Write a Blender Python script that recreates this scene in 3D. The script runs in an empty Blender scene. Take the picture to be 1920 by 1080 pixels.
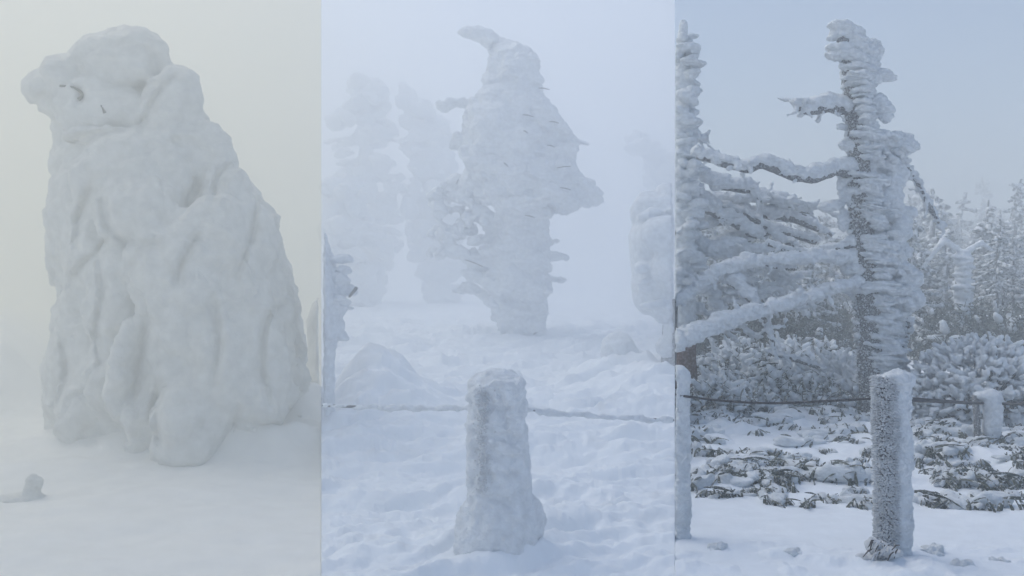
import bpy, math, random
import numpy as np
from mathutils import Vector, Matrix, Euler

R = math.radians
random.seed(7)
rng = np.random.default_rng(11)
scene = bpy.context.scene
COL = scene.collection

# ------------------------------------------------------------------ camera
CAM_H = 1.6
F = 1662.0                      # focal length in pixels of a 1920 px wide frame
cam_data = bpy.data.cameras.new('camera')
cam_data.sensor_width = 36.0
cam_data.lens = 36.0 * F / 1920.0
cam_data.clip_start = 0.05
cam_data.clip_end = 5000
cam = bpy.data.objects.new('camera', cam_data)
COL.objects.link(cam)
cam.location = (0, 0, CAM_H)
cam.rotation_euler = (R(90), 0, 0)
scene.camera = cam

# ------------------------------------------------------------------ sky, sun, exposure
SUN_EL, SUN_AZ = 56.0, -58.0     # azimuth measured clockwise from +Y
world = bpy.data.worlds.new('World')
scene.world = world
world.use_nodes = True
wn = world.node_tree.nodes
bgd = wn['Background']
sky = wn.new('ShaderNodeTexSky')
sky.sky_type = 'NISHITA'
sky.sun_disc = False
sky.sun_elevation = R(SUN_EL)
sky.sun_rotation = R(SUN_AZ)
sky.air_density = 1.0
sky.dust_density = 3.0
sky.ozone_density = 3.0
world.node_tree.links.new(sky.outputs['Color'], bgd.inputs['Color'])
bgd.inputs['Strength'].default_value = 0.105
sun_d = bpy.data.lights.new('sun', 'SUN')
sun_d.energy = 1.4
sun_d.angle = R(35)
sun_d.color = (1.0, 0.985, 0.965)
sun = bpy.data.objects.new('sun', sun_d)
COL.objects.link(sun)
sd = Vector((math.sin(R(SUN_AZ)) * math.cos(R(SUN_EL)), math.cos(R(SUN_AZ)) * math.cos(R(SUN_EL)), math.sin(R(SUN_EL))))
sun.rotation_euler = sd.to_track_quat('Z', 'Y').to_euler()
sun.location = (0, -5, 30)
scene.view_settings.view_transform = 'Standard'
scene.view_settings.look = 'None'
scene.view_settings.gamma = 1.0
scene.view_settings.exposure = 0.60
scene.cycles.max_bounces = 10
scene.cycles.diffuse_bounces = 8
scene.cycles.volume_bounces = 4
scene.cycles.transparent_max_bounces = 12
scene.cycles.use_denoising = True

# haze of the three stands: density per metre, colour
HAZE = [(0.080, (0.925, 0.92, 0.845)), (0.068, (0.94, 0.972, 1.0)), (0.022, (0.80, 0.832, 0.828))]
EDGE_L, EDGE_R = 602.5, 1265.5   # the two lines of sight where one stand meets the next

# ------------------------------------------------------------------ helpers
def P(px, py, d):
    return np.array([(px - 960) / F * d, d, CAM_H + (540 - py) / F * d])

def dist_flat(py, z=0.0):
    return (CAM_H - z) * F / (py - 540)

_hs = rng.integers(0, 2**31 - 1, size=4).astype(np.int64)
def _hash(ix, iy, iz, seed):
    h = (ix * 374761393 + iy * 668265263 + iz * 2147483647 + seed * 1274126177) & 0xFFFFFFFF
    h = ((h ^ (h >> 13)) * 1274126177) & 0xFFFFFFFF
    h = ((h ^ (h >> 16)) * 2246822519) & 0xFFFFFFFF
    return ((h ^ (h >> 15)) & 0xFFFFFF) / float(0xFFFFFF)

def vnoise(p, seed=0):
    """value noise in -1..1 at points p (n,3)"""
    i = np.floor(p).astype(np.int64)
    f = p - i
    u = f * f * f * (f * (f * 6 - 15) + 10)
    r = np.zeros(len(p))
    for dx in (0, 1):
        wx = u[:, 0] if dx else 1 - u[:, 0]
        for dy in (0, 1):
            wy = u[:, 1] if dy else 1 - u[:, 1]
            for dz in (0, 1):
                wz = u[:, 2] if dz else 1 - u[:, 2]
                r += wx * wy * wz * _hash(i[:, 0] + dx, i[:, 1] + dy, i[:, 2] + dz, seed)
    return r * 2 - 1

def fbm(p, scale, octaves=3, seed=0):
    p = p / np.asarray(scale, float)
    r = np.zeros(len(p)); a = 1.0; t = 0
    for k in range(octaves):
        r += a * vnoise(p * 2.03**k + 17.3 * k, seed + k); t += a; a *= 0.5
    return r / t

def surface_nets(f, org, vox):
    nx, ny, nz = f.shape
    ins = f < 0
    acc = np.zeros((nx - 1, ny - 1, nz - 1, 3), np.float32)
    cnt = np.zeros((nx - 1, ny - 1, nz - 1), np.int32)
    corners = [(0,0,0),(1,0,0),(0,1,0),(1,1,0),(0,0,1),(1,0,1),(0,1,1),(1,1,1)]
    def cs(a, c): return a[c[0]:nx - 1 + c[0], c[1]:ny - 1 + c[1], c[2]:nz - 1 + c[2]]
    for a in range(8):
        for ax in range(3):
            ca = corners[a]
            if ca[ax]: continue
            cb = list(ca); cb[ax] = 1
            fa, fb = cs(f, ca), cs(f, cb)
            m = cs(ins, ca) != cs(ins, cb)
            ii = np.nonzero(m)
            t = fa[ii] / (fa[ii] - fb[ii])
            for k in range(3):
                acc[ii + (np.full(len(ii[0]), k),)] += (t if k == ax else ca[k])
            cnt[ii] += 1
    act = np.nonzero(cnt > 0)
    idx = -np.ones(cnt.shape, np.int64)
    idx[act] = np.arange(len(act[0]))
    v = acc[act] / cnt[act][:, None] + np.stack(act, 1)
    v = v * vox + np.asarray(org)
    quads = []
    for ax in range(3):
        sl_a = [slice(1, -1)] * 3; sl_b = [slice(1, -1)] * 3
        sl_a[ax] = slice(0, -1); sl_b[ax] = slice(1, None)
        a, b = ins[tuple(sl_a)], ins[tuple(sl_b)]
        e = np.nonzero(a != b)
        g = [e[k] + (0 if k == ax else 1) for k in range(3)]
        o1, o2 = (ax + 1) % 3, (ax + 2) % 3
        def cell(d1, d2):
            c = [g[0], g[1], g[2]]
            c[o1] = c[o1] - d1; c[o2] = c[o2] - d2
            return idx[c[0], c[1], c[2]]
        q = np.stack([cell(1, 1), cell(0, 1), cell(0, 0), cell(1, 0)], 1)
        flip = ~a[e]
        q[flip] = q[flip][:, ::-1]
        quads.append(q)
    q = np.concatenate(quads)
    q = q[(q >= 0).all(1)]
    return v, q

def ell(c, r, rot=(0, 0, 0)):
    return ('e', np.asarray(c, float), np.asarray(r, float), np.array(Euler(rot).to_matrix()))
def cap(a, b, ra, rb):
    return ('c', np.asarray(a, float), np.asarray(b, float), ra, rb)

def chain(pts, rads):
    return [cap(pts[i], pts[i + 1], rads[i], rads[i + 1]) for i in range(len(pts) - 1)]

def sdf_build(blobs, vox, k=0.04, planes=(), floor=None, base=None):
    lo, hi = [], []
    for b in blobs:
        if b[0] == 'e':
            m = np.sqrt(((b[3] * b[2][None, :])**2).sum(1))
            lo.append(b[1] - m); hi.append(b[1] + m)
        else:
            rr = max(b[3], b[4])
            lo.append(np.minimum(b[1], b[2]) - rr); hi.append(np.maximum(b[1], b[2]) + rr)
    if base is not None:
        lo.append(np.asarray(base[0])); hi.append(np.asarray(base[1]))
    pad = 3 * vox
    LO = np.min(lo, 0) - pad; HI = np.max(hi, 0) + pad
    n = np.ceil((HI - LO) / vox).astype(int) + 1
    ax = [LO[i] + np.arange(n[i]) * vox for i in range(3)]
    f = np.full(n, 0.5, np.float32)
    if base is not None:
        f = np.minimum(f, base[2](ax[0][:, None, None], ax[1][None, :, None], ax[2][None, None, :]).astype(np.float32))
    mar = k + 2.5 * vox
    for j, b in enumerate(blobs[:len(lo)]):
        a0 = np.maximum(np.floor((lo[j] - mar - LO) / vox).astype(int), 0)
        a1 = np.minimum(np.ceil((hi[j] + mar - LO) / vox).astype(int) + 1, n)
        X = ax[0][a0[0]:a1[0], None, None]; Y = ax[1][None, a0[1]:a1[1], None]; Z = ax[2][None, None, a0[2]:a1[2]]
        if b[0] == 'e':
            dx, dy, dz = X - b[1][0], Y - b[1][1], Z - b[1][2]
            M = b[3]
            q = [(dx * M[0, i] + dy * M[1, i] + dz * M[2, i]) / b[2][i] for i in range(3)]
            k0 = np.sqrt(q[0]**2 + q[1]**2 + q[2]**2)
            k1 = np.sqrt((q[0] / b[2][0])**2 + (q[1] / b[2][1])**2 + (q[2] / b[2][2])**2) + 1e-6
            s = k0 * (k0 - 1) / k1
        else:
            ab = b[2] - b[1]; L2 = max(float(ab @ ab), 1e-9)
            t = np.clip(((X - b[1][0]) * ab[0] + (Y - b[1][1]) * ab[1] + (Z - b[1][2]) * ab[2]) / L2, 0, 1)
            s = np.sqrt((X - b[1][0] - t * ab[0])**2 + (Y - b[1][1] - t * ab[1])**2 + (Z - b[1][2] - t * ab[2])**2) - (b[3] + (b[4] - b[3]) * t)
        sub = f[a0[0]:a1[0], a0[1]:a1[1], a0[2]:a1[2]]
        h = np.maximum(k - np.abs(sub - s), 0) / k
        f[a0[0]:a1[0], a0[1]:a1[1], a0[2]:a1[2]] = np.minimum(sub, s) - h * h * k * 0.25
    for nrm, off in planes:      # keep the side where n.p < off
        f = np.maximum(f, (ax[0][:, None, None] * nrm[0] + ax[1][None, :, None] * nrm[1] + ax[2][None, None, :] * nrm[2] - off).astype(np.float32))
    f[0] = f[-1] = 0.5; f[:, 0] = f[:, -1] = 0.5; f[:, :, 0] = f[:, :, -1] = 0.5
    return surface_nets(f, LO, vox)

def normals(v, q):
    a = v[q[:, 2]] - v[q[:, 0]]; b = v[q[:, 3 if q.shape[1] == 4 else 1]] - v[q[:, 1 if q.shape[1] == 4 else 0]]
    fn = np.cross(a, b)
    n = np.zeros_like(v)
    for k in range(q.shape[1]): np.add.at(n, q[:, k], fn)
    return n / (np.linalg.norm(n, axis=1)[:, None] + 1e-9)

def roughen(v, q, layers):
    """push vertices along their normals: (scale xyz, amplitude, octaves, seed)"""
    for s, a, o, sd in layers:
        n = normals(v, q)
        w = fbm(v, s, max(o, 1), sd) if o > 0 else -np.maximum(0, 1 - 7 * np.abs(fbm(v, s, 2, sd)))   # o = 0 cuts creases
        v = v + n * (w * a)[:, None]
    return v

def sculpt(v, q, paths, width, amp):
    """press grooves into the near side along polylines given in picture pixels"""
    n = normals(v, q)
    pix = np.stack([960 + v[:, 0] / v[:, 1] * F, 540 - (v[:, 2] - CAM_H) / v[:, 1] * F], 1)
    push = np.zeros(len(v))
    for path in paths:
        pa = spline([(a, b, 0) for a, b in path], 8 * len(path))[:, :2]
        dd = np.full(len(v), 1e9); tt = np.zeros(len(v))
        for i in range(len(pa) - 1):
            ab = pa[i + 1] - pa[i]
            t = np.clip(((pix - pa[i]) @ ab) / (ab @ ab + 1e-9), 0, 1)
            e = np.linalg.norm(pix - pa[i] - t[:, None] * ab, axis=1)
            m = e < dd; dd[m] = e[m]; tt[m] = (i + t[m]) / (len(pa) - 1)
        push = np.maximum(push, np.exp(-(dd / width)**2) * np.sin(np.pi * np.clip(tt * .9 + .05, 0, 1)) ** .5)
    face = np.clip(-n[:, 1] * 2 + .3, 0, 1)
    d = v.copy(); d[:, 2] -= CAM_H; d /= np.linalg.norm(d, axis=1)[:, None]
    return v + d * (push * face * amp)[:, None]

def bay_planes(bay, margin=0.03):
    """half spaces of one stand: left 0, middle 1, right 2"""
    out = []
    def pl(px, sign):
        n = np.array([1.0, -(px - 960) / F, 0.0]); n /= np.linalg.norm(n)
        return (n * sign, -margin)
    if bay == 0: out.append(pl(EDGE_L, 1))
    if bay == 1: out += [pl(EDGE_L, -1), pl(EDGE_R, 1)]
    if bay == 2: out.append(pl(EDGE_R, -1))
    return out

def make_obj(name, v, faces, mat, parent=None, origin=(0, 0, 0), smooth=True):
    me = bpy.data.meshes.new(name)
    o_ = np.asarray(origin, float)
    v = np.asarray(v, float) - o_
    if isinstance(faces, np.ndarray):
        k = faces.shape[1]
        me.vertices.add(len(v)); me.vertices.foreach_set('co', v.astype(np.float32).ravel())
        me.loops.add(faces.size); me.loops.foreach_set('vertex_index', faces.astype(np.int32).ravel())
        me.polygons.add(len(faces)); me.polygons.foreach_set('loop_start', np.arange(len(faces), dtype=np.int32) * k)
        me.update(calc_edges=True)
        me.validate()
    else:
        me.from_pydata([tuple(x) for x in v], [], faces)
    if smooth:
        me.polygons.foreach_set('use_smooth', np.ones(len(me.polygons), bool))
    me.materials.append(mat)
    o = bpy.data.objects.new(name, me)
    COL.objects.link(o)
    if parent is not None:
        o.parent = parent
    else:
        o.location = o_
    return o

def tag(o, label=None, cat=None, group=None, kind=None):
    if label: o['label'] = label
    if cat: o['category'] = cat
    if group: o['group'] = group
    if kind: o['kind'] = kind
    return o

def thing(name, loc, label, cat, group=None):
    o = bpy.data.objects.new(name, None)
    o.empty_display_size = 0.2
    o.location = loc
    COL.objects.link(o)
    return tag(o, label, cat, group)

def part(name, v, faces, mat, root, kind=None, label=None, smooth=True):
    o = make_obj(name, v, faces, mat, root, origin=np.array(root.location), smooth=smooth)
    return tag(o, label=label, kind=kind)

def tube(pts, rads, sides=10, jitter=0.0, seed=0):
    pts = [np.asarray(p, float) for p in pts]
    v, f = [], []
    up = np.array([0, 0, 1.0])
    for i, p in enumerate(pts):
        t = pts[min(i + 1, len(pts) - 1)] - pts[max(i - 1, 0)]
        t /= np.linalg.norm(t) + 1e-9
        a = np.cross(t, up) if abs(t[2]) < 0.9 else np.cross(t, np.array([0, 1.0, 0]))
        a /= np.linalg.norm(a); b = np.cross(t, a)
        for s in range(sides):
            th = 2 * math.pi * s / sides
            v.append(p + (a * math.cos(th) + b * math.sin(th)) * rads[i])
    n = len(pts)
    for i in range(n - 1):
        for s in range(sides):
            s2 = (s + 1) % sides
            f.append((i * sides + s, i * sides + s2, (i + 1) * sides + s2, (i + 1) * sides + s))
    f.append(tuple(range(sides))[::-1]); f.append(tuple((n - 1) * sides + s for s in range(sides)))
    v = np.array(v)
    if jitter:
        c = np.repeat(np.array(pts), sides, 0)
        d = v - c; d /= np.linalg.norm(d, axis=1)[:, None] + 1e-9
        v = v + d * (fbm(v, 0.05, 2, seed) * jitter)[:, None]
    return v, f

def spline(pts, n):
    """resample a polyline smoothly"""
    pts = np.array(pts, float); m = len(pts)
    out = []
    for u in np.linspace(0, m - 1, n):
        i = min(int(u), m - 2); t = u - i
        p0, p1, p2, p3 = pts[max(i - 1, 0)], pts[i], pts[i + 1], pts[min(i + 2, m - 1)]
        out.append(0.5 * ((2 * p1) + (-p0 + p2) * t + (2 * p0 - 5 * p1 + 4 * p2 - p3) * t * t + (-p0 + 3 * p1 - 3 * p2 + p3) * t**3))
    return np.array(out)

def copy_thing(root, loc, rz=0.0, sc=1.0, label=None):
    r = root.copy(); COL.objects.link(r)
    r.location = loc; r.rotation_euler = (0, 0, rz); r.scale = (sc, sc, sc) if np.isscalar(sc) else sc
    if label: r['label'] = label
    for ch in root.children:
        c = ch.copy(); COL.objects.link(c); c.parent = r
        for g in ch.children:
            d = g.copy(); COL.objects.link(d); d.parent = c
    return r

# ------------------------------------------------------------------ materials
def new_mat(name):
    m = bpy.data.materials.new(name); m.use_nodes = True
    return m, m.node_tree.nodes, m.node_tree.links, m.node_tree.nodes['Principled BSDF']

def snow_mat(name, col, bump_scale, bump, rough=0.65, grain=(0.93, 1.0)):
    m, n, l, b = new_mat(name)
    tc = n.new('ShaderNodeTexCoord')
    no = n.new('ShaderNodeTexNoise'); no.inputs['Scale'].default_value = bump_scale; no.inputs['Detail'].default_value = 6
    no.inputs['Roughness'].default_value = 0.65
    l.new(tc.outputs['Object'], no.inputs['Vector'])
    bp = n.new('ShaderNodeBump'); bp.inputs['Strength'].default_value = bump; bp.inputs['Distance'].default_value = 0.02
    l.new(no.outputs['Fac'], bp.inputs['Height']); l.new(bp.outputs['Normal'], b.inputs['Normal'])
    n2 = n.new('ShaderNodeTexNoise'); n2.inputs['Scale'].default_value = bump_scale * 0.35; n2.inputs['Detail'].default_value = 4
    l.new(tc.outputs['Object'], n2.inputs['Vector'])
    mr = n.new('ShaderNodeMapRange'); mr.inputs['From Min'].default_value = 0.3; mr.inputs['From Max'].default_value = 0.7
    mr.inputs['To Min'].default_value = grain[0]; mr.inputs['To Max'].default_value = grain[1]
    l.new(n2.outputs['Fac'], mr.inputs['Value'])
    mx = n.new('ShaderNodeMix'); mx.data_type = 'RGBA'; mx.blend_type = 'MULTIPLY'
    mx.inputs['Factor'].default_value = 1
    mx.inputs[6].default_value = (*col, 1)
    l.new(mr.outputs['Result'], mx.inputs[7]); l.new(mx.outputs[2], b.inputs['Base Color'])
    b.inputs['Roughness'].default_value = rough
    b.inputs['Specular IOR Level'].default_value = 0.25
    return m

M_SNOW = snow_mat('snow_field', (0.82, 0.86, 0.90), 18, 0.35)
M_SNOW_OLD = snow_mat('packed_snow', (0.82, 0.815, 0.79), 14, 0.35)
M_RIME = snow_mat('rime', (0.82, 0.86, 0.895), 46, 1.0, grain=(0.80, 1.0))
M_OLD = snow_mat('old_rime', (0.77, 0.77, 0.745), 24, 0.9, grain=(0.82, 1.0))
M_FROST = snow_mat('frost_nubs', (0.74, 0.765, 0.79), 60, 0.7, grain=(0.7, 1.0))

def bark_mat(name, dark, frost, amount, scale):
    m, n, l, b = new_mat(name)
    tc = n.new('ShaderNodeTexCoord')
    no = n.new('ShaderNodeTexNoise'); no.inputs['Scale'].default_value = scale; no.inputs['Detail'].default_value = 5
    l.new(tc.outputs['Object'], no.inputs['Vector'])
    cr = n.new('ShaderNodeValToRGB')
    cr.color_ramp.elements[0].position = amount - 0.13; cr.color_ramp.elements[0].color = (*dark, 1)
    cr.color_ramp.elements[1].position = amount + 0.13; cr.color_ramp.elements[1].color = (*frost, 1)
    l.new(no.outputs['Fac'], cr.inputs['Fac']); l.new(cr.outputs['Color'], b.inputs['Base Color'])
    bp = n.new('ShaderNodeBump'); bp.inputs['Strength'].default_value = 0.8; bp.inputs['Distance'].default_value = 0.02
    l.new(no.outputs['Fac'], bp.inputs['Height']); l.new(bp.outputs['Normal'], b.inputs['Normal'])
    b.inputs['Roughness'].default_value = 0.85
    return m

M_BARK = bark_mat('frosted_bark', (0.07, 0.07, 0.072), (0.55, 0.57, 0.6), 0.56, 75)
M_BARK_BROWN = bark_mat('brown_bark', (0.10, 0.055, 0.045), (0.30, 0.25, 0.25), 0.6, 30)
M_WOOD = bark_mat('weathered_post_wood', (0.10, 0.10, 0.102), (0.45, 0.46, 0.48), 0.52, 150)
M_ROPE = bark_mat('frosted_rope', (0.05, 0.05, 0.055), (0.3, 0.31, 0.33), 0.7, 90)
M_TWIG = bark_mat('bare_twig', (0.05, 0.045, 0.045), (0.2, 0.2, 0.21), 0.65, 60)
M_DARKFOL = bark_mat('dark_needles', (0.04, 0.05, 0.04), (0.36, 0.39, 0.41), 0.60, 26)

M_NEEDLE = bark_mat('frosted_needles', (0.13, 0.145, 0.15), (0.78, 0.81, 0.84), 0.49, 7)

def leaf_mat(name, at):
    m, n, l, b = new_mat(name)
    g = n.new('ShaderNodeNewGeometry')
    sp = n.new('ShaderNodeSeparateXYZ'); l.new(g.outputs['True Normal'], sp.inputs[0])
    tc = n.new('ShaderNodeTexCoord')
    no = n.new('ShaderNodeTexNoise'); no.inputs['Scale'].default_value = 35; no.inputs['Detail'].default_value = 4
    l.new(tc.outputs['Object'], no.inputs['Vector'])
    cr = n.new('ShaderNodeValToRGB')
    cr.color_ramp.elements[0].position = at; cr.color_ramp.elements[0].color = (0.04, 0.052, 0.04, 1)
    cr.color_ramp.elements[1].position = at + 0.11; cr.color_ramp.elements[1].color = (0.62, 0.65, 0.68, 1)
    l.new(no.outputs['Fac'], cr.inputs['Fac']); l.new(cr.outputs['Color'], b.inputs['Base Color'])
    b.inputs['Roughness'].default_value = 0.6
    return m
M_LEAF = leaf_mat('frosted_bamboo_leaf', 0.52)
M_LEAF_WHITE = leaf_mat('heavily_frosted_leaf', 0.49)

# ------------------------------------------------------------------ ground of the three stands
def ground_z(bay, x, y):
    """height of the snow, arrays in and out"""
    p = np.stack([x, y, np.zeros_like(x)], 1)
    r = np.sqrt(x * x + y * y)
    if bay == 0:
        ang = x / np.maximum(y, 0.5)
        z = np.interp(y, [0, 9, 14, 22, 40, 250], [0, 0, 0.12, 0.25, 0.2, 0.0])
        z = z + 0.85 * np.clip((-.515 - ang) / .06, 0, 1)**.6 * np.interp(y, [10.4, 11.3, 16, 60], [0, 1.0, 1.0, 0.4])
        z = z + 0.10 * fbm(p, (2.4, 1.6, 1), 3, 3) + 0.06 * fbm(p, (0.8, 0.28, 1), 4, 5)
        # bank that the big tree stands in
        bump = 1 + .8 * fbm(p, (.55, .5, 1), 3, 7)
        z = z + 0.30 * bump * np.exp(-(((x + 3.4) / 1.5)**2 + ((y - 9.1) / 1.35)**2)**1.3)
        z = z + 0.34 * bump * np.exp(-(((x + 2.1) / .75)**2 + ((y - 9.0) / 1.3)**2)**1.2)
    elif bay == 1:
        z = np.interp(y, [0, 5.5, 16, 25, 60, 250], [0, 0, 0.78, 1.08, 1.05, 0.8])
        lump = fbm(p, (1.3, 0.9, 1), 2, 21)
        pk = p.copy(); pk[:, 1] -= .35 * p[:, 0]; pk[:, 1] += .25 * fbm(p, (.8, .8, 1), 2, 27)
        sh = fbm(pk + np.array([0, 0, 3.0]), (0.85, 0.27, 1), 4, 25)
        amt = np.interp(y, [4, 6, 16, 24], [1.0, 1, 1, 0.35])
        z = z + amt * (0.10 * lump + 0.20 * np.maximum(sh, -0.03) + 0.07 * fbm(pk, (0.34, 0.11, 1), 3, 29) + 0.03 * fbm(p, (0.10, 0.05, 1), 3, 31))
        for (px, d, h, wx, wy) in [(735, 9.8, 0.36, 0.50, 0.8), (680, 9.4, 0.26, 0.5, 0.7), (790, 9.0, 0.20, 0.4, 0.5), (1190, 11.0, 0.36, 0.7, 0.9), (1240, 9.8, 0.26, 0.6, 0.7), (1120, 10.0, 0.14, .4, .5), (690, 8.2, 0.16, 0.45, 0.4)]:
            cx = (px - 960) / F * d
            e = np.exp(-(((x - cx) / wx)**2 + ((y - d) / wy)**2)**1.3)
            z = z + h * e * (.9 + .45 * fbm(p, (.5, .16, 1), 3, 33))
    else:
        z = np.interp(y, [0, 15, 30, 60, 250], [0, 0, 0.5, 0.9, 0.0])
        amt = np.interp(y, [4.5, 5.6, 6.2, 6.8, 15, 20], [0.28, 0.2, 0.10, 1.0, 1.2, 0.3])
        hum = np.maximum(fbm(p, (0.42, 0.5, 1), 3, 41), -0.1)
        z = z + amt * (0.13 * hum + 0.05 * fbm(p, (1.5, 1.5, 1), 2, 43))
        fg = np.interp(y, [4.4, 5.2, 5.7], [1, 1, 0])
        z = z + fg * 0.07 * np.maximum(fbm(p, (0.2, 0.14, 1), 4, 47), 0.0)
    return z

def zat(bay, x, y):
    return float(ground_z(bay, np.array([x]), np.array([y]))[0])

def ground(bay, px0, px1, ncol, nrow, label):
    a = (np.linspace(px0, px1, ncol) - 960) / F
    d = np.concatenate([[0.6, 2.5, 4.0], np.geomspace(4.3, 30, nrow - 33), np.geomspace(31, 260, 30)])
    D, A = np.meshgrid(d, a, indexing='ij')
    x, y = (A * D).ravel(), D.ravel()
    z = ground_z(bay, x, y)
    v = np.stack([x, y, z], 1)
    nr, nc = len(d), ncol
    i = np.arange(nr * nc).reshape(nr, nc)
    q = np.stack([i[:-1, :-1].ravel(), i[:-1, 1:].ravel(), i[1:, 1:].ravel(), i[1:, :-1].ravel()], 1)
    # skirt so that the sheet is a solid bank of snow
    rim = np.concatenate([i[0, :], i[1:, -1], i[-1, -2::-1], i[-2:0:-1, 0]])
    lowv = v[rim].copy(); lowv[:, 2] = -0.9
    li = np.arange(len(rim)) + len(v)
    nxt = np.roll(np.arange(len(rim)), -1)
    qs = np.stack([rim, li, li[nxt], rim[nxt]], 1)
    v = np.concatenate([v, lowv]); q = np.concatenate([q, qs])
    o = make_obj('snow_ground', v, q, M_SNOW_OLD if bay == 0 else M_SNOW)
    return tag(o, label=label, kind='structure')

ground(0, -500, EDGE_L - 0.06, 330, 330, 'smooth wind packed snow under the hooded snow tree')
ground(1, EDGE_L + 0.06, EDGE_R - 0.06, 330, 420, 'lumpy wind carved snow around the thick iced post')
ground(2, EDGE_R + 0.06, 2500, 420, 420, 'snow with bamboo grass poking through beside the slim frosted post')
# far plain below everything, out to the horizon
S = 3000
o = make_obj('snow_plain', [(-S, -S, -1.0), (S, -S, -1.0), (S, S, -1.0), (-S, S, -1.0)], [(0, 1, 2, 3)], M_SNOW)
tag(o, label='distant snow plain reaching the horizon', kind='structure')

# ------------------------------------------------------------------ haze, one closed body of air for each stand
def haze(bay, px0, px1, far, top):
    dens, colr = HAZE[bay]
    a0, a1 = (px0 - 960) / F, (px1 - 960) / F
    near = 0.5
    v = []
    for zz in (-2.0, top):
        v += [(a0 * near, near, zz), (a1 * near, near, zz), (a1 * far, far, zz), (a0 * far, far, zz)]
    f = [(3, 2, 1, 0), (4, 5, 6, 7), (0, 1, 5, 4), (1, 2, 6, 5), (2, 3, 7, 6), (3, 0, 4, 7)]
    m = bpy.data.materials.new('haze_air'); m.use_nodes = True
    n, l = m.node_tree.nodes, m.node_tree.links
    n.remove(n['Principled BSDF'])
    pv = n.new('ShaderNodeVolumePrincipled')
    pv.inputs['Color'].default_value = (*colr, 1)
    pv.inputs['Density'].default_value = dens
    pv.inputs['Anisotropy'].default_value = 0.35
    l.new(pv.outputs['Volume'], n['Material Output'].inputs['Volume'])
    o = make_obj('haze', v, f, m, smooth=False)
    return tag(o, kind='stuff')

haze(0, -3200, EDGE_L - 0.06, 90, 16)
haze(1, EDGE_L + 0.06, EDGE_R - 0.06, 110, 16)
haze(2, EDGE_R + 0.06, 5200, 230, 16)

# ------------------------------------------------------------------ generic snow-plastered tree from a profile
def profile_body(rows, d, depth=0.8, lean=0.0):
    """rows: (py, pxl, pxr). returns (lo, hi, func) for sdf_build"""
    rows = sorted(rows, key=lambda r: -r[0])
    zz = np.array([P(960, r[0], d)[2] for r in rows])
    xl = np.array([P(r[1], 540, d)[0] for r in rows]); xr = np.array([P(r[2], 540, d)[0] for r in rows])
    wmax = (xr - xl).max() / 2
    def fn(X, Y, Z):
        c = np.interp(Z, zz, (xl + xr) / 2); w = np.interp(Z, zz, (xr - xl) / 2)
        wd = w * depth
        q = np.sqrt(((X - c) / w)**2 + ((Y - d) / wd)**2)
        s = (q - 1) * np.minimum(w, wd)
        return np.maximum(s, np.maximum(zz[0] - Z, Z - zz[-1]))
    lo = (xl.min(), d - wmax * depth, zz[0]); hi = (xr.max(), d + wmax * depth, zz[-1])
    return (lo, hi, fn), zz, xl, xr

def front_pt(prof, px, py, d, depth, out=0.0):
    """point on the camera-facing side of a profile body under pixel px, py"""
    _, zz, xl, xr = prof
    p = P(px, py, d)
    c = np.interp(p[2], zz, (xl + xr) / 2); w = np.interp(p[2], zz, (xr - xl) / 2)
    t = np.clip((p[0] - c) / w, -0.999, 0.999)
    yoff = w * depth * math.sqrt(1 - t * t)
    return P(px, py, d - yoff - out)

# ================================================================== LEFT STAND: the hooded snow tree
D0 = 9.0
rows = [(58,200,275),(68,175,298),(90,150,306),(115,132,312),(140,118,326),(180,108,360),(220,106,386),(260,112,398),
        (290,108,420),(330,104,456),(370,104,486),(410,106,516),(450,104,532),(500,112,546),(540,122,556),(600,116,562),
        (650,108,568),(700,104,574),(750,102,578),(800,106,572),(840,112,560),(900,130,540)]
prof = profile_body(rows, D0, 0.72)
def L(px, py, rx, ry, rd=None, out=0.0, rot=0.0):
    c = front_pt(prof, px, py, D0, 0.72, out)
    s = D0 / F
    rd = rd if rd is not None else 0.5 * min(rx, ry)
    return ell(c, (rx * s, 0.85 * rd * s, ry * s), (0, R(rot), 0))
s0 = D0 / F
bl = [ell(P(88, 170, D0 - .25), (36 * s0, 52 * s0, 44 * s0), (0, R(-30), 0)), ell(P(120, 150, D0 - .3), (44 * s0, 60 * s0, 46 * s0), (0, R(-25), 0)), ell(P(105, 195, D0 - .25), (30 * s0, 40 * s0, 24 * s0)), ell(P(102, 480, D0 - .2), (15 * s0, 30 * s0, 52 * s0), (0, R(5), 0)),
      L(222,104,86,46,45),  L(180,205,82,52,40),
      L(325,205,54,74,60,0.02,12), L(250,330,100,80,55,0.0), L(122,400,26,105,45,0.02,4), L(102,500,17,36,30,0.0,4),
      L(265,400,78,62,55,0.08), L(425,365,44,66,50), L(475,460,48,84,60,0.0,-8), L(410,470,66,96,55,0.06,-10),
      L(215,560,56,112,55,0.07,4), L(345,600,76,190,60,0.09,4), L(355,815,60,92,80,0.26,6), L(150,640,40,118,45,0.0),
      L(158,775,46,70,60,0.08), L(455,640,62,135,60,0.05), L(505,705,46,98,55,0.0), L(275,800,34,70,60,0.1), L(205,700,40,70,45,0.08),
      L(480,760,50,60,60,0.1), L(385,300,60,70,45,0.03), L(180,480,50,60,45,0.05), L(300,500,60,70,50,0.14), L(410,700,46,120,50,0.2),
      L(520,590,34,80,40), L(250,255,120,14,40,0.03), L(240,700,26,90,60,0.16,6)]
rr = random.Random(3)
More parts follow.
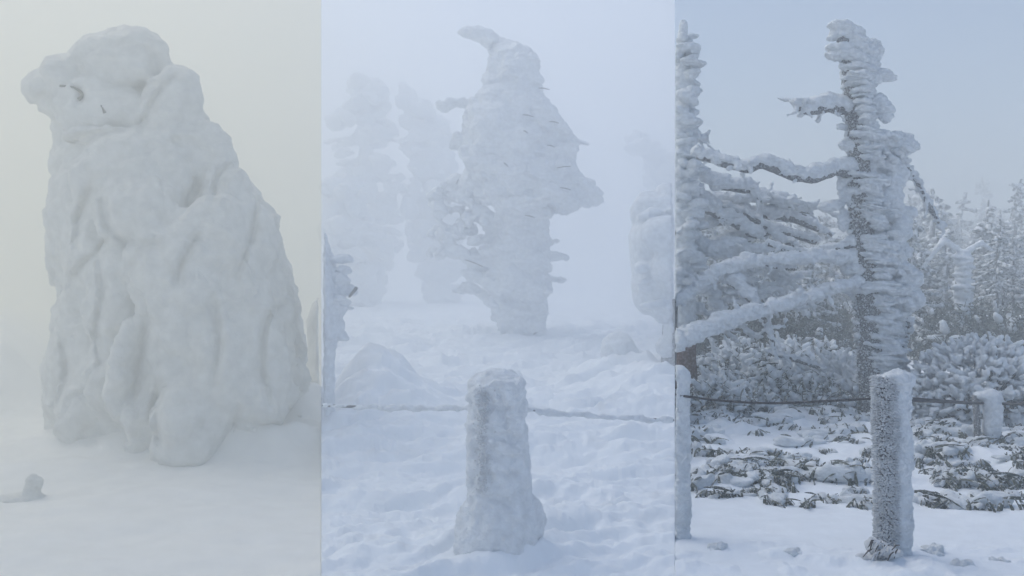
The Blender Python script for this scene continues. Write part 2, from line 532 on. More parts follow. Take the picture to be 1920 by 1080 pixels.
for k in range(150):
    py = rr.uniform(90, 800); _, zz, xl, xr = prof
    z = P(0, py, D0)[2]
    l_ = np.interp(z, zz, xl) * F / D0 + 960; r_ = np.interp(z, zz, xr) * F / D0 + 960
    px = rr.uniform(l_ + 8, r_ - 8)
    s = rr.uniform(10, 26)
    bl.append(L(px, py, s * rr.uniform(0.7, 1.3), s * rr.uniform(0.8, 1.8), s * 0.6, rr.uniform(-0.02, 0.10), rr.uniform(-25, 25)))
v, q = sdf_build(bl, 0.025, 0.06, planes=bay_planes(0), base=prof[0])
v = roughen(v, q, [((0.45, 0.45, 0.6), 0.07, 3, 61), ((0.6, 0.6, 0.6), 0.03, 0, 63), ((0.2, 0.2, 0.16), 0.04, 3, 65), ((0.07, 0.07, 0.05), 0.020, 3, 67)])
v = sculpt(v, q, [[(276,592),(268,640),(256,690),(250,755)], [(212,436),(188,468),(152,500),(126,545)], [(332,140),(292,180),(266,246)], [(108,272),(180,252),(238,246)],
        [(372,440),(342,490),(330,535)], [(186,480),(192,560),(180,620),(190,690)], [(445,765),(424,830),(385,880)], [(190,360),(202,425),(245,455),(300,458)], [(300,835),(292,780),(300,720)],
        [(480,380),(468,450),(440,520)], [(545,560),(500,600),(490,680),(505,760)], [(130,160),(145,166),(152,178),(146,188)], [(175,345),(150,400),(140,470)], [(300,160),(250,165),(200,158)], [(470,790),(500,800),(540,790)],
        [(400,560),(410,640),(400,720)], [(110,620),(125,700),(105,760)], [(440,300),(410,330),(400,380)]], 8, 0.12)
x0, y0 = P(330, 840, D0)[0], D0
hood = thing('snow_covered_tree', (x0, y0, zat(0, x0, y0)), 'huge hooded snow plastered tree with a beak shaped overhang', 'tree')
part('snow_mass', v, q, M_OLD, hood)
tw = [[(112,161),(128,162),(142,166),(152,173),(154,180),(147,187)], [(190,198),(197,212)]]
for t in tw:
    pts = []
    for (a, b) in t:
        pt = front_pt(prof, a, b, D0, 0.72, 0.0)
        # rest on the real surface: nearest vertex along the line of sight
        dirn = P(a, b, 1.0) - np.array([0, 0, CAM_H]); ray = dirn / np.linalg.norm(dirn)
        rel = v - np.array([0, 0, CAM_H]); tt = rel @ ray
        off = np.linalg.norm(rel - tt[:, None] * ray, axis=1)
        m = off < 0.06
        if m.any(): pt = np.array([0, 0, CAM_H]) + ray * (np.median(tt[m & (tt < tt[m].min() + .2)]) + 0.004)
        pts.append(pt)
    pts = spline(pts, max(4, len(pts) * 2))
    vv, ff = tube(pts, np.linspace(.011, .017, len(pts)), 6)
    part('twig', vv, ff, M_TWIG, hood)

# neighbour cut by the edge of the stand
d = 10.5
bl = [ell(P(640, 700, d), (0.42, 0.4, 0.85)), ell(P(612, 610, d), (0.26, 0.28, 0.36)), ell(P(595, 760, d), (0.16, 0.2, 0.4)), ell(P(600, 640, d), (0.14, 0.2, 0.4))]
v, q = sdf_build(bl, 0.035, 0.05, planes=bay_planes(0))
v = roughen(v, q, [((0.3, 0.3, 0.4), 0.05, 3, 71)])
b0 = P(595, 800, d); o = make_obj('snow_mound', v, q, M_OLD, origin=(b0[0], d, zat(0, b0[0], d)))
tag(o, 'rounded snow plastered sapling just behind the hooded snow tree', 'snow mound')
# small iced stub
d = 6.75
p = P(63, 950, d)
zs = zat(0, p[0], d)
v, q = sdf_build([cap((p[0] - .01, d, zs - .05), (p[0], d, zs + .13), 0.055, 0.05), ell((p[0] + .035, d - .01, zs + .11), (0.045, 0.05, 0.055)), ell((p[0] - .04, d, zs + .05), (0.035, 0.05, 0.06)), ell((p[0] - .1, d + .02, zs - .02), (0.2, 0.12, 0.05))], 0.012, 0.035)
v = roughen(v, q, [((0.06,) * 3, 0.015, 2, 73)])
tag(make_obj('iced_stub', v, q, M_OLD, origin=(p[0], d, zat(0, p[0], d))), 'small iced stump poking from smooth snow', 'stump')
# ================================================================== MIDDLE STAND
def shingles(prof, d, depth, n, seed, size=(22, 46), thick=(5, 11), tilt=(2, 18), py=(100, 600), out=(-0.02, 0.08), exclude=None):
    r = random.Random(seed); out_ = []
    _, zz, xl, xr = prof
    for k in range(n):
        y = r.uniform(*py); z = P(0, y, d)[2]
        l_ = np.interp(z, zz, xl) * F / d + 960; r_ = np.interp(z, zz, xr) * F / d + 960
        s = d / F; a = r.uniform(*size); b = r.uniform(*thick)
        a = min(a, (r_ - l_) * 0.4)
        x = r.uniform(l_ + .65 * a, r_ - .65 * a)
        c = front_pt(prof, x, y, d, depth, r.uniform(*out))
        out_.append(ell(c, (a * s, a * s * 0.7, b * s), (R(r.uniform(-8, 8)), R(r.uniform(*tilt)), R(r.uniform(-20, 20)))))
    return out_

D1 = 16.0
rows = [(98,934,988),(104,924,996),(110,918,1002),(130,913,1012),(165,912,1014),(185,890,1022),(205,874,1042),(235,866,1062),
        (265,866,1082),(300,872,1080),(340,878,1102),(366,900,1126),(382,926,1122),(394,934,1030),(450,918,1030),(500,912,1030),
        (560,912,1030),(600,928,1026),(640,948,1018)]
prof1 = profile_body(rows, D1, 0.8)
s1 = D1 / F
bl = shingles(prof1, D1, 0.8, 260, 5, size=(14, 30), thick=(10, 20), tilt=(-10, 30), py=(100, 395), out=(-0.08, 0.14)) + shingles(prof1, D1, 0.8, 130, 6, size=(12, 26), thick=(9, 18), py=(395, 625), tilt=(-10, 16), out=(-0.06, 0.10))
def E1(px, py, rx, ry, rd=None, rot=0, dd=0.0):
    rd = rd or 0.7 * min(rx, ry) + 8
    return ell(P(px, py, D1 + dd), (rx * s1, rd * s1, ry * s1), (0, R(rot), 0))
bl += [E1(900,66,34,15,18,10), E1(877,62,22,9,12,4), E1(922,72,24,15,16,22), E1(944,90,11,12,14), E1(962,105,44,22,30,4), E1(962,150,54,26,36,3),
       E1(845,196,26,9,12,-4), E1(872,193,20,9,12), E1(866,262,24,18,20,-4), E1(860,275,20,8), E1(1078,266,28,9,16,10), E1(1108,374,30,11,18,8), E1(1090,360,44,16,24,14),
       E1(982,332,36,18,24,-12,-0.9), E1(890,335,30,26,22,0,-0.3), E1(860,345,26,20,20), E1(845,362,22,10), E1(905,372,20,14),
       E1(880,410,26,12,16,-24), E1(862,428,34,9,14,8), E1(845,445,26,9,12,-10), E1(900,452,26,9,14,-14), E1(1038,480,28,8,14,4), E1(1040,522,26,7,14,8), E1(1032,452,20,9)]
bl += chain([P(930,500,D1-.2), P(890,492,D1-.3), P(850,470,D1-.3), P(808,444,D1-.3)], [0.14, 0.12, 0.09, 0.05])
bl += chain([P(930,540,D1-.2), P(895,520,D1-.3), P(868,505,D1-.3)], [0.12, 0.10, 0.05])
bl += chain([P(930,420,D1-.2), P(880,380,D1-.3), P(835,360,D1-.3)], [0.12, 0.10, 0.05])
bl += chain([P(925,470,D1-.1), P(915,430,D1-.1), P(900,392,D1-.1)], [0.08, 0.07, 0.05])
r5 = random.Random(9)
bl += chain([P(925,560,D1), P(880,540,D1-.1), P(850,548,D1-.1)], [.1, .09, .05]) + chain([P(850,470,D1-.3), P(835,425,D1-.2), P(812,400,D1-.2)], [.08, .08, .05])
for k in range(64):
    bl.append(E1(r5.uniform(808, 920), r5.uniform(345, 480), r5.uniform(7, 14), r5.uniform(6, 11), 10, r5.uniform(-40, 40), r5.uniform(-.4, .3)))
v, q = sdf_build(bl, 0.03, 0.06, planes=bay_planes(1), base=prof1[0])
v = roughen(v, q, [((0.4, 0.4, 0.2), 0.09, 3, 81), ((0.5, 0.5, 0.22), 0.055, 0, 82), ((0.09, 0.09, 0.05), 0.028, 2, 83)])
b1 = P(985, 620, D1); b1[2] = zat(1, b1[0], D1)
bird = thing('snow_covered_tree', b1, 'snow plastered tree with a bird head shaped tip behind the iced post', 'tree')
part('rime_crown', v, q, M_RIME, bird)
camp = np.array([0, 0, CAM_H])
def on_surface(v, a, b, out=0.012, tol=0.06):
    ray = P(a, b, 1.0) - camp; ray /= np.linalg.norm(ray)
    rel = v - camp; tt = rel @ ray
    off = np.linalg.norm(rel - tt[:, None] * ray, axis=1)
    m = off < tol
    return camp + ray * ((tt[m].min() if m.any() else D1) - out)
for (a, b, c, e) in [(981,245,990,250),(944,305,953,313),(860,336,856,345),(1050,352,1070,356),(985,404,1002,408),(872,487,905,500),(1000,627,1008,624),
                     (1030,228,1048,231),(1026,272,1040,276),(1045,315,1070,312),(980,215,1000,219),(1010,165,1030,168)]:
    p0, p1 = on_surface(v, a, b), on_surface(v, c, e)
    vv, ff = tube([p0, (p0 + p1) / 2 + np.array([0, 0, 0.01]), p1], [0.008, 0.012, 0.007], 6)
    part('twig', vv, ff, M_TWIG, bird)
b2 = tube([P(985, 632, D1), P(985, 560, D1)], [0.2, 0.18], 10); part('trunk', b2[0], b2[1], M_BARK, bird)

def faint_tree(rows, d, seed, label, extra=(), holes=0, n=140):
    rb = random.Random(seed)
    ys = [r[0] for r in rows]; xl = [r[1] for r in rows]; xr = [r[2] for r in rows]; sc = d / F
    mid = lambda y: (np.interp(y, ys, xl) + np.interp(y, ys, xr)) / 2
    top, bot = min(ys), max(ys)
    bl = chain([P(mid(y), y, d) for y in np.linspace(top + 6, bot + 10, 12)], [np.interp(k, [0, 11], [7, 20]) * sc for k in range(12)])
    for k in range(int(n * 1.3)):
        y = rb.uniform(top + 4, bot); l_, r_ = np.interp(y, ys, xl), np.interp(y, ys, xr)
        if vnoise(np.array([[l_ / 30 + k * .013, y / 38, seed]]), seed)[0] < -.25: continue
        x = rb.uniform(l_, r_); a = rb.uniform(7, 20); a = min(a, .5 * (r_ - l_) + 3)
        bl.append(ell(P(x, y, d + rb.gauss(0, .35)), (a * sc * rb.uniform(.8, 1.5), a * sc, a * sc * rb.uniform(.55, 1.15)), (0, R(rb.uniform(-35, 35)), 0)))
    for k in range(16):
        y = rb.uniform(top + 40, bot - 60); sgn = rb.choice((-1, 1)); e = np.interp(y, ys, xr if sgn > 0 else xl)
        bl.append(cap(P(mid(y), y, d), P(e + sgn * rb.uniform(0, 16), y + rb.uniform(-4, 26), d + rb.uniform(-.4, .4)), 8 * sc, 5 * sc))
    bl += [ell(P(a, b, d), (rx * d / F, 0.8 * rx * d / F, ry * d / F), (0, R(rt), 0)) for a, b, rx, ry, rt in extra]
    v, q = sdf_build(bl, 0.045, 0.06, planes=bay_planes(1))
    v = roughen(v, q, [((0.5, 0.5, 0.4), 0.14, 3, seed), ((0.14, 0.14, 0.10), 0.06, 2, seed + 3)])
    bx = P((rows[-1][1] + rows[-1][2]) / 2, 600, d); bx[2] = zat(1, bx[0], d)
    t = thing('snow_covered_tree', bx, label, 'tree', 'trees fading into the fog')
    part('rime_crown', v, q, M_RIME, t)
    vv, ff = tube([bx + np.array([0, 0, -.2]), bx + np.array([0, 0, 1.2])], [0.2, 0.16], 8)
    part('trunk', vv, ff, M_BARK, t)
    return t
faint_tree([(140,668,690),(165,660,710),(200,640,725),(240,618,745),(290,640,735),(340,645,742),(400,630,745),(450,640,735),(520,640,720),(575,650,710)], 29.0, 101,
           'faint pointed snow plastered tree standing alone in thick fog', [(622,225,18,12,0),(655,330,30,14,0),(730,250,20,14,0),(618,420,20,20,0),(640,470,30,12,0)])
faint_tree([(165,752,764),(185,758,785),(205,762,810),(240,770,838),(290,762,840),(330,770,835),(380,760,850),(430,775,870),(500,790,860),(575,800,850)], 30.0, 111,
           'faint tree with a thin spike tip beside the pointed foggy tree', [(757,180,5,22,0),(845,345,30,14,0),(800,370,40,12,0)])
faint_tree([(330,612,640),(360,606,680),(420,606,690),(470,620,700),(520,640,700),(570,650,690)], 25.0, 121,
           'squat faint snow plastered tree below the pointed foggy tree', [(665,380,26,16,0),(690,440,30,10,8),(660,500,30,10,4)], n=90)
faint_tree([(250,1175,1190),(270,1190,1235),(300,1215,1260),(350,1230,1264),(420,1240,1264),(560,1240,1262)], 33.0, 131,
           'very faint leaning tree almost lost in fog', [(1200,268,26,8,18),(1225,290,26,10,20)], n=60)
# clump of a nearer tree at the left edge of this stand
d = 8.5; s = d / F
def E2(px, py, rx, ry, rot=0, rd=None, dd=0):
    return ell(P(px, py, d + dd), (rx * s, (rd or max(rx, ry) * .8) * s, ry * s), (0, R(rot), 0))
r6 = random.Random(17)
bl = [E2(590, 560, 44, 120), E2(600, 520, 40, 26, 10), E2(625, 540, 38, 16, 14), E2(645, 548, 20, 9, -30), E2(660, 545, 9, 12, -35), E2(610, 580, 40, 26), E2(615, 610, 30, 34), E2(600, 470, 16, 40), E2(595, 430, 10, 30), E2(612, 640, 22, 26)]
for k in range(40): bl.append(E2(r6.uniform(595, 650), r6.uniform(470, 640), r6.uniform(10, 22), r6.uniform(4, 9), r6.uniform(-5, 20), 14, r6.uniform(-.15, .1)))
v, q = sdf_build(bl, 0.02, 0.025, planes=bay_planes(1))
v = roughen(v, q, [((.12, .12, .06), .025, 3, 151)])
bx = P(606, 700, d); bx[2] = zat(1, bx[0], d)
t = thing('snow_covered_tree', bx, 'ragged rimed tree clump leaning over the low crusted mound', 'tree')
part('rime_crown', v, q, M_RIME, t)
v2, q2 = sdf_build(chain([bx + np.array([.03, 0, -.15]), P(612, 650, d), P(612, 600, d)], [.09, .08, .08]), .02, .02, planes=bay_planes(1)); v2 = roughen(v2, q2, [((.1,) * 3, .03, 3, 153)]); part('trunk', v2, q2, M_RIME, t)
vv, ff = tube([on_surface(v, 655, 556, .02), on_surface(v, 668, 540, .02)], [.012, .018], 6); part('twig', vv, ff, M_TWIG, t)

# domed tree at the right edge of this stand
d = 11.0; s = d / F
bl = [E2(1262, 430, 76, 75), E2(1262, 505, 72, 105), E2(1288, 615, 44, 75), E2(1207, 385, 10, 14), E2(1222, 400, 40, 44), E2(1205, 460, 24, 70), E2(1256, 364, 34, 20),
      E2(1250, 440, 48, 34, 0, 40, -.45), E2(1262, 500, 40, 44, 0, 40, -.45), E2(1215, 540, 30, 50), E2(1250, 650, 20, 24)]
for k in range(40): bl.append(E2(r6.uniform(1205, 1265), r6.uniform(385, 600), r6.uniform(10, 22), r6.uniform(5, 12), r6.uniform(-15, 10), 16, r6.uniform(-.5, .0)))
v, q = sdf_build(bl, 0.03, 0.03, planes=bay_planes(1))
v = roughen(v, q, [((.2, .2, .14), .035, 3, 161)])
bx = P(1255, 640, d); bx[2] = zat(1, bx[0], d)
t = thing('snow_covered_tree', bx, 'round domed snow tree with a hollow arch on its face', 'tree')
part('rime_crown', v, q, M_RIME, t)
vv, ff = tube([bx + np.array([0, .1, -.2]), P(1258, 560, d + .1)], [.1, .09], 8); part('trunk', vv, ff, M_BARK, t)
# round snow ball sapling
d = 11.5; s = d / F
bl = [E2(1160, 655, 34, 32), E2(1150, 680, 26, 26), E2(1200, 690, 60, 24), E2(1180, 668, 30, 20), E2(1245, 680, 30, 20)]
v, q = sdf_build(bl, 0.022, 0.04, planes=bay_planes(1)); v = roughen(v, q, [((.16,) * 3, .03, 3, 171)])
bx = P(1160, 690, d); bx[2] = zat(1, bx[0], d)
tag(make_obj('snow_mound', v, q, M_RIME, origin=bx), 'ball shaped snow mound on the bank under the domed tree', 'snow mound')

# thick iced post
D2 = 5.32; s = D2 / F; d = D2
base2 = P(930, 1042, D2); base2[2] = zat(1, base2[0], D2)
post2 = thing('fence_post', base2, 'thick ice crusted rope post with a flared foot', 'post')
vv, ff = tube([base2 + np.array([0, .02, -.15]), P(928, 900, D2 + .02), P(928, 722, D2 + .02)], [.11, .11, .11], 20, .006, 5)
part('wooden_core', vv, ff, M_WOOD, post2)
bl = [cap(P(928, 735, D2), P(930, 1010, D2), 44 * s, 50 * s), ell(P(930, 715, D2), (50 * s, 44 * s, 14 * s)), cap(P(952, 722, D2), P(958, 980, D2), 26 * s, 40 * s),
      cap(P(900, 730, D2), P(900, 990, D2), 24 * s, 26 * s), ell(P(940, 980, D2), (82 * s, 62 * s, 70 * s)), ell(P(925, 1010, D2 - .08), (72 * s, 50 * s, 42 * s)),
      ell(P(985, 970, D2), (36 * s, 40 * s, 42 * s)), ell(P(890, 985, D2), (36 * s, 40 * s, 44 * s)), ell(P(975, 760, D2), (16 * s, 24 * s, 20 * s)), ell(P(900, 1030, D2 - .12), (50 * s, 36 * s, 20 * s)), ell(P(968, 890, D2), (28 * s, 30 * s, 80 * s))]
for k in range(200):
    th = r6.uniform(-1.3, 1.6); py = 712 + 310 * r6.random()
    rad = (50 + 26 * max(0, (py - 930) / 90)) * s
    c = P(930, py, D2) + np.array([math.sin(th) * rad, -math.cos(th) * rad, 0])
    bl.append(ell(c, (r6.uniform(5, 13) * s, r6.uniform(4, 7) * s, r6.uniform(3, 8) * s), (0, R(r6.uniform(-30, 30)), th)))
v, q = sdf_build(bl, 0.0085, 0.03)
v = roughen(v, q, [((.07, .07, .05), .014, 3, 181), ((.03, .03, .018), .007, 2, 182), ((.012,) * 3, .003, 2, 183)])
crust2 = part('rime_crust', v, q, M_RIME, post2)
nv, nf = [], []
def nub(p, dirn, r, l, n=5):
    """a small blunt frost feather"""
    dirn = dirn / np.linalg.norm(dirn)
    a = np.cross(dirn, [0.31, 0.2, 0.93]); a /= np.linalg.norm(a); b = np.cross(dirn, a)
    i0 = len(nv)
    for (t, rr_) in ((0, 1.0), (.6, .9), (1.0, .35)):
        for k in range(n):
            th = 2 * math.pi * k / n
            nv.append(p + dirn * l * t + (a * math.cos(th) + b * math.sin(th)) * r * rr_)
    for t in range(2):
        for k in range(n):
            k2 = (k + 1) % n
            nf.append((i0 + t * n + k, i0 + t * n + k2, i0 + (t + 1) * n + k2, i0 + (t + 1) * n + k))
    nf.append(tuple(i0 + 2 * n + k for k in range(n)))
for k in range(300):
    a = r6.gauss(905, 7); b = r6.uniform(722, 925)
    p = on_surface(v, a, b, -.004, .02)
    nub(p, np.array([r6.uniform(-.5, .3), -1, r6.uniform(-.3, .3)]), r6.uniform(.003, .007), r6.uniform(.008, .02))
part('frost_nubs', np.array(nv), nf, M_FROST, post2, kind='stuff', label='strip of grainy grey frost nubs down the post')

def rope_obj(name, pts, r, label, mat, rime=None, planes=(), group=None):
    pts = spline(pts, 40)
    root = thing(name, pts[0], label, 'rope', group)
    vv, ff = tube(pts, [r] * len(pts), 8, r * .25, 3)
    part('cord', vv, ff, mat, root)
    if rime:
        bl = []
        rq = random.Random(23)
        for i in range(len(pts) - 1):
            bl.append(cap(pts[i], pts[i + 1], rime * rq.uniform(.75, 1.05), rime * rq.uniform(.75, 1.05)))
            bl.append(ell(pts[i] + np.array([rq.uniform(-.02, .02), 0, rq.uniform(-.008, .012)]), (rime * rq.uniform(1, 2.2), rime, rime * rq.uniform(.7, 1.1)), (0, R(rq.uniform(-25, 25)), 0)))
        v, q = sdf_build(bl, 0.009, 0.012, planes=planes)
        v = roughen(v, q, [((.06, .06, .04), .016, 3, 191)])
        part('rime_sleeve', v, q, M_RIME, root)
    return root
rope_obj('rope', [P(604.5, 760, 5.6), P(700, 764, 5.5), P(800, 766, 5.4), P(885, 764, 5.33)], .008, 'rime coated rope running from the iced post to the mound side', M_ROPE, .013, bay_planes(1, .008))
rope_obj('rope', [P(972, 764, 5.33), P(1040, 774, 5.4), P(1140, 782, 5.5), P(1263.5, 788, 5.6)], .008, 'rime coated rope running from the iced post to the ball mound side', M_ROPE, .014, bay_planes(1, .008))

# ================================================================== RIGHT STAND
# ---- slim frosted post
D3 = 5.32; s = D3 / F
def frosted_post(px, top, bot, d, w, label, crust_right, nubs, planes=(), core=.31):
    s = d / F
    b = P(px, bot, d); b[2] = zat(2, b[0], d)
    root = thing('fence_post', b, label, 'post')
    pc = px - 0.14 * w - (.31 - core) * w
    if nubs:
        vv, ff = tube([P(pc, bot + 14, d), P(pc - 2, (top + bot) / 2, d), P(pc - 6, top + 6, d)], [w * core * s] * 3, 18, .004, 9)
        part('wooden_core', vv, ff, M_WOOD, root)
    rq = random.Random(int(px))
    bl = []
    for m in range(3):
        yy = np.linspace(top + 12, bot - 6, 7)
        bl += chain([P(px + w * (.17 + .09 * m) + rq.uniform(-1.5, 1.5), y, d + rq.uniform(-.07, .08) * w * s) for y in yy], [w * crust_right * rq.uniform(.26, .29) * (1 - .14 * m) * s for y in yy])
    bl.append(cap(P(px + .2 * w, top + 10, d), P(px + .12 * w, bot, d), .27 * w * s, .24 * w * s))
    bl += [ell(P(px - .04 * w, top + 7, d), (.42 * w * s, .38 * w * s, 8 * s)), ell(P(px + .10 * w, top + 11, d), (.36 * w * s, .36 * w * s, 11 * s))]
    v, q = sdf_build(bl, max(.006, .0016 * d), .016, planes=planes)
    v = roughen(v, q, [((.10, .10, .08), .018, 3, 201), ((.035, .035, .02), .012, 3, 202), ((.010,) * 3, .003, 1, 203)])
    part('rime_crust', v, q, M_RIME, root)
    if nubs:
        global nv, nf
        nv, nf = [], []
        for k in range(nubs):
            th = rq.uniform(-1.9, 1.3); py = rq.uniform(top + 4, bot - 4)
            t = (py - top) / (bot - top)
            c = P(pc - 6 + 6 * t, py, d) + np.array([math.sin(th), -math.cos(th), 0]) * w * (core - .005) * s
            dr = np.array([math.sin(th) + rq.uniform(-.2, .5), -math.cos(th) + rq.uniform(-.3, .3), rq.uniform(-.3, .3)])
            nub(c, dr, rq.uniform(.003, .0075) * w / 65, rq.uniform(.008, .026))
        part('frost_nubs', np.array(nv), nf, M_FROST, root, kind='stuff', label='grainy frost nubs on the dark side of the post')
    return root
post3 = frosted_post(1674, 700, 1042, D3, 66, 'slim frosted rope post with grainy dark face and white windward crust', 1.0, 4200)
# matted frozen leaves at the foot of the post
bp3 = P(1655, 1030, 5.2)
tuft3 = thing('grass_tuft', (bp3[0], 5.2, zat(2, bp3[0], 5.2)), 'matted frozen grass tuft at the foot of the slim post', 'tuft')
rq = random.Random(31)
bl = [ell(P(1650, 1030, 5.2), (.06, .05, .05)), ell(P(1635, 1022, 5.22), (.035, .04, .05)), ell(P(1668, 1036, 5.15), (.07, .05, .03)), ell(P(1625, 1046, 5.15), (.06, .04, .02))]
v, q = sdf_build(bl, .008, .02); v = roughen(v, q, [((.03,) * 3, .016, 3, 211)]); part('snow_crust', v, q, M_FROST, tuft3)
for k in range(34):
    a = P(rq.uniform(1636, 1690), rq.uniform(1010, 1040), rq.uniform(5.08, 5.2))
    b = a + np.array([rq.uniform(-.08, -.01), rq.uniform(-.04, .0), rq.uniform(-.06, -.02)])
    vv, ff = tube([a, (a + b) / 2 + np.array([0, 0, .012]), b], [.003, .005, .002], 5)
    part('blade', vv, ff, M_FROST if k % 3 else M_TWIG, tuft3)
frosted_post(1263, 690, 1012, 5.66, 56, 'frosted rope post cut short by the thick fog beside it', 1.0, 0, bay_planes(2, .01))
back_post = frosted_post(1850, 735, 822, 9.4, 50, 'short dark stake with a white rime flag behind the rope line', 1.0, 50, core=.12)
rope_obj('rope', [P(1276, 742, 5.62), P(1360, 752, 5.55), P(1450, 756, 5.5), P(1550, 752, 5.42), P(1645, 747, 5.34)], .0075, 'thin dark frosted rope sagging left of the slim post', M_ROPE)
bpy.context.view_layer.update()
rope_obj('rope', [P(1684, 747, 5.34), P(1740, 751, 6.2), P(1838, 756, 9.3), P(1925, 757, 9.0), P(2050, 752, 8.6)], .015, 'thin dark frosted rope between the slim post and the short stake', M_ROPE)

# ---- main frosted tree
DT = 11.5; s = DT / F
bt = P(1640, 775, DT); bt[2] = zat(2, bt[0], DT)
tree3 = thing('frosted_tree', bt, 'tall bare trunk with shelves of rime and a stubby arm', 'tree')
TR = [(1641, 790, 0), (1640, 720, 0), (1634, 640, 0), (1628, 560, 0), (1622, 500, 0), (1617, 430, 0), (1612, 340, 0), (1608, 260, 0), (1600, 180, 0), (1592, 120, 0), (1580, 70, 0), (1572, 45, 0)]
pts = spline([P(a, b, DT) for a, b, c in TR], 60)
rad = np.interp(np.linspace(0, 1, 60), [0, .4, .8, 1], [30, 24, 16, 8]) * s
vv, ff = tube(pts, rad, 16, .02, 31)
trunk3 = part('trunk', vv, ff, M_BARK, tree3)
rt = random.Random(41)
bl = []
def ET(px, py, rx, ry, rot=0, rd=None, dd=0):
    return ell(P(px, py, DT + dd), (rx * s, (rd or rx * .6) * s, ry * s), (0, R(rot), 0))
def trunk_x(py):
    return np.interp(py, [t[1] for t in TR[::-1]], [t[0] for t in TR[::-1]])
def trunk_r(py):
    return np.interp(py, [45, 200, 480, 790], [8, 16, 24, 30])
for k in range(420):
    py = rt.uniform(120, 700)
    if 300 < py < 330: continue
    x = trunk_x(py); r_ = trunk_r(py)
    g = vnoise(np.array([[py / 26., .3, 7.]]), 3)[0]
    if g < -.75: continue
    w = (rt.uniform(8, 26) + (8 if py > 450 else 0)) * (1 + .55 * g)
    bl.append(ET(x + r_ * (rt.uniform(.55, 1.4) + (.3 if py < 290 else .1)), py, w, rt.uniform(2.2, 6), rt.uniform(-6, 16), rt.uniform(12, 22), rt.uniform(-.20, .08)))
for k in range(80):   # back and left lips
    py = rt.uniform(120, 640); x = trunk_x(py); r_ = trunk_r(py)
    bl.append(ET(x - r_ * rt.uniform(.7, 1.0), py, rt.uniform(5, 10), rt.uniform(3, 6), rt.uniform(-10, 10), 10, rt.uniform(-.02, .15)))
bl += chain([P(trunk_x(y) + trunk_r(y) * .9, y, DT + .03) for y in range(130, 700, 40)], [trunk_r(y) * .75 * s for y in range(130, 700, 40)])
# cap and slabs
bl += [ET(1578, 48, 26, 10, 8), ET(1592, 58, 34, 12, 14), ET(1576, 64, 24, 12), ET(1600, 72, 34, 10, 16), ET(1565, 70, 14, 8), ET(1612, 90, 34, 14, 20), ET(1580, 90, 32, 10, 4),
       ET(1572, 106, 26, 8, 12), ET(1600, 108, 40, 15, 16), ET(1626, 120, 24, 20, 10), ET(1630, 145, 24, 20), ET(1648, 102, 10, 16, 10), ET(1655, 140, 20, 12, 12), ET(1668, 145, 14, 8), ET(1640, 90, 14, 20),
       ET(1652, 200, 26, 14, 20), ET(1660, 212, 16, 20), ET(1640, 190, 24, 14), ET(1600, 272, 28, 14, 6), ET(1624, 280, 34, 18, -4), ET(1655, 265, 30, 18, 8), ET(1685, 268, 28, 14, 10), ET(1708, 272, 18, 12, 20), ET(1690, 285, 24, 10),
       ET(1580, 238, 10, 6), ET(1578, 345, 10, 30), ET(1560, 385, 26, 12, -6), ET(1590, 370, 14, 14), ET(1582, 410, 12, 22), ET(1680, 335, 22, 30, 20), ET(1660, 310, 28, 12, 20), ET(1668, 380, 26, 36, 10), ET(1690, 425, 22, 30, 10), ET(1700, 400, 18, 14),
       ET(1618, 360, 36, 13, -4), ET(1624, 385, 36, 12), ET(1612, 505, 36, 18, 8), ET(1622, 490, 34, 12), ET(1650, 540, 60, 14, 10), ET(1620, 540, 46, 12, -6), ET(1680, 500, 30, 20, 30), ET(1700, 520, 30, 22, 20), ET(1690, 570, 28, 26), ET(1672, 590, 20, 40), ET(1715, 560, 20, 20), ET(1665, 650, 22, 40), ET(1650, 460, 40, 20, 12), ET(1680, 470, 30, 24)]
for k in range(170):  # feathery lumps on the windward right
    py = rt.choice([rt.uniform(250, 300), rt.uniform(300, 470), rt.uniform(440, 640), rt.uniform(470, 600)])
    wid = np.interp(py, [90, 140, 190, 270, 330, 420, 480, 560, 620, 690], [50, 70, 56, 105, 66, 68, 76, 88, 60, 40])
    x = trunk_x(py) + rt.uniform(.35, 1.0) * wid
    bl.append(ET(x, py, rt.uniform(6, 15), rt.uniform(4, 9), rt.uniform(-10, 40), rt.uniform(6, 14), rt.uniform(-.2, .3)))
v, q = sdf_build(bl, .0135, .014, planes=bay_planes(2))
v = roughen(v, q, [((.14, .14, .07), .03, 3, 221), ((.05, .05, .022), .022, 3, 222), ((.024,) * 3, .010, 2, 223)])
rime3 = part('rime_shelf', v, q, M_RIME, tree3)

nv, nf = [], []
for k in range(1500):
    py = rt.uniform(120, 780); th = rt.uniform(-2.2, .9)
    c = P(trunk_x(py), py, DT); r_ = trunk_r(py) * s * np.interp(py, [45, 200, 790], [1, .98, .98])
    o_ = np.array([math.sin(th), -math.cos(th), 0])
    nub(c + o_ * r_ * .97, o_ + np.array([rt.uniform(-.3, .3), rt.uniform(-.3, .3), rt.uniform(-.4, .3)]), rt.uniform(.006, .014), rt.uniform(.015, .04))
part('frost_nubs', np.array(nv), nf, M_FROST, tree3, kind='stuff')

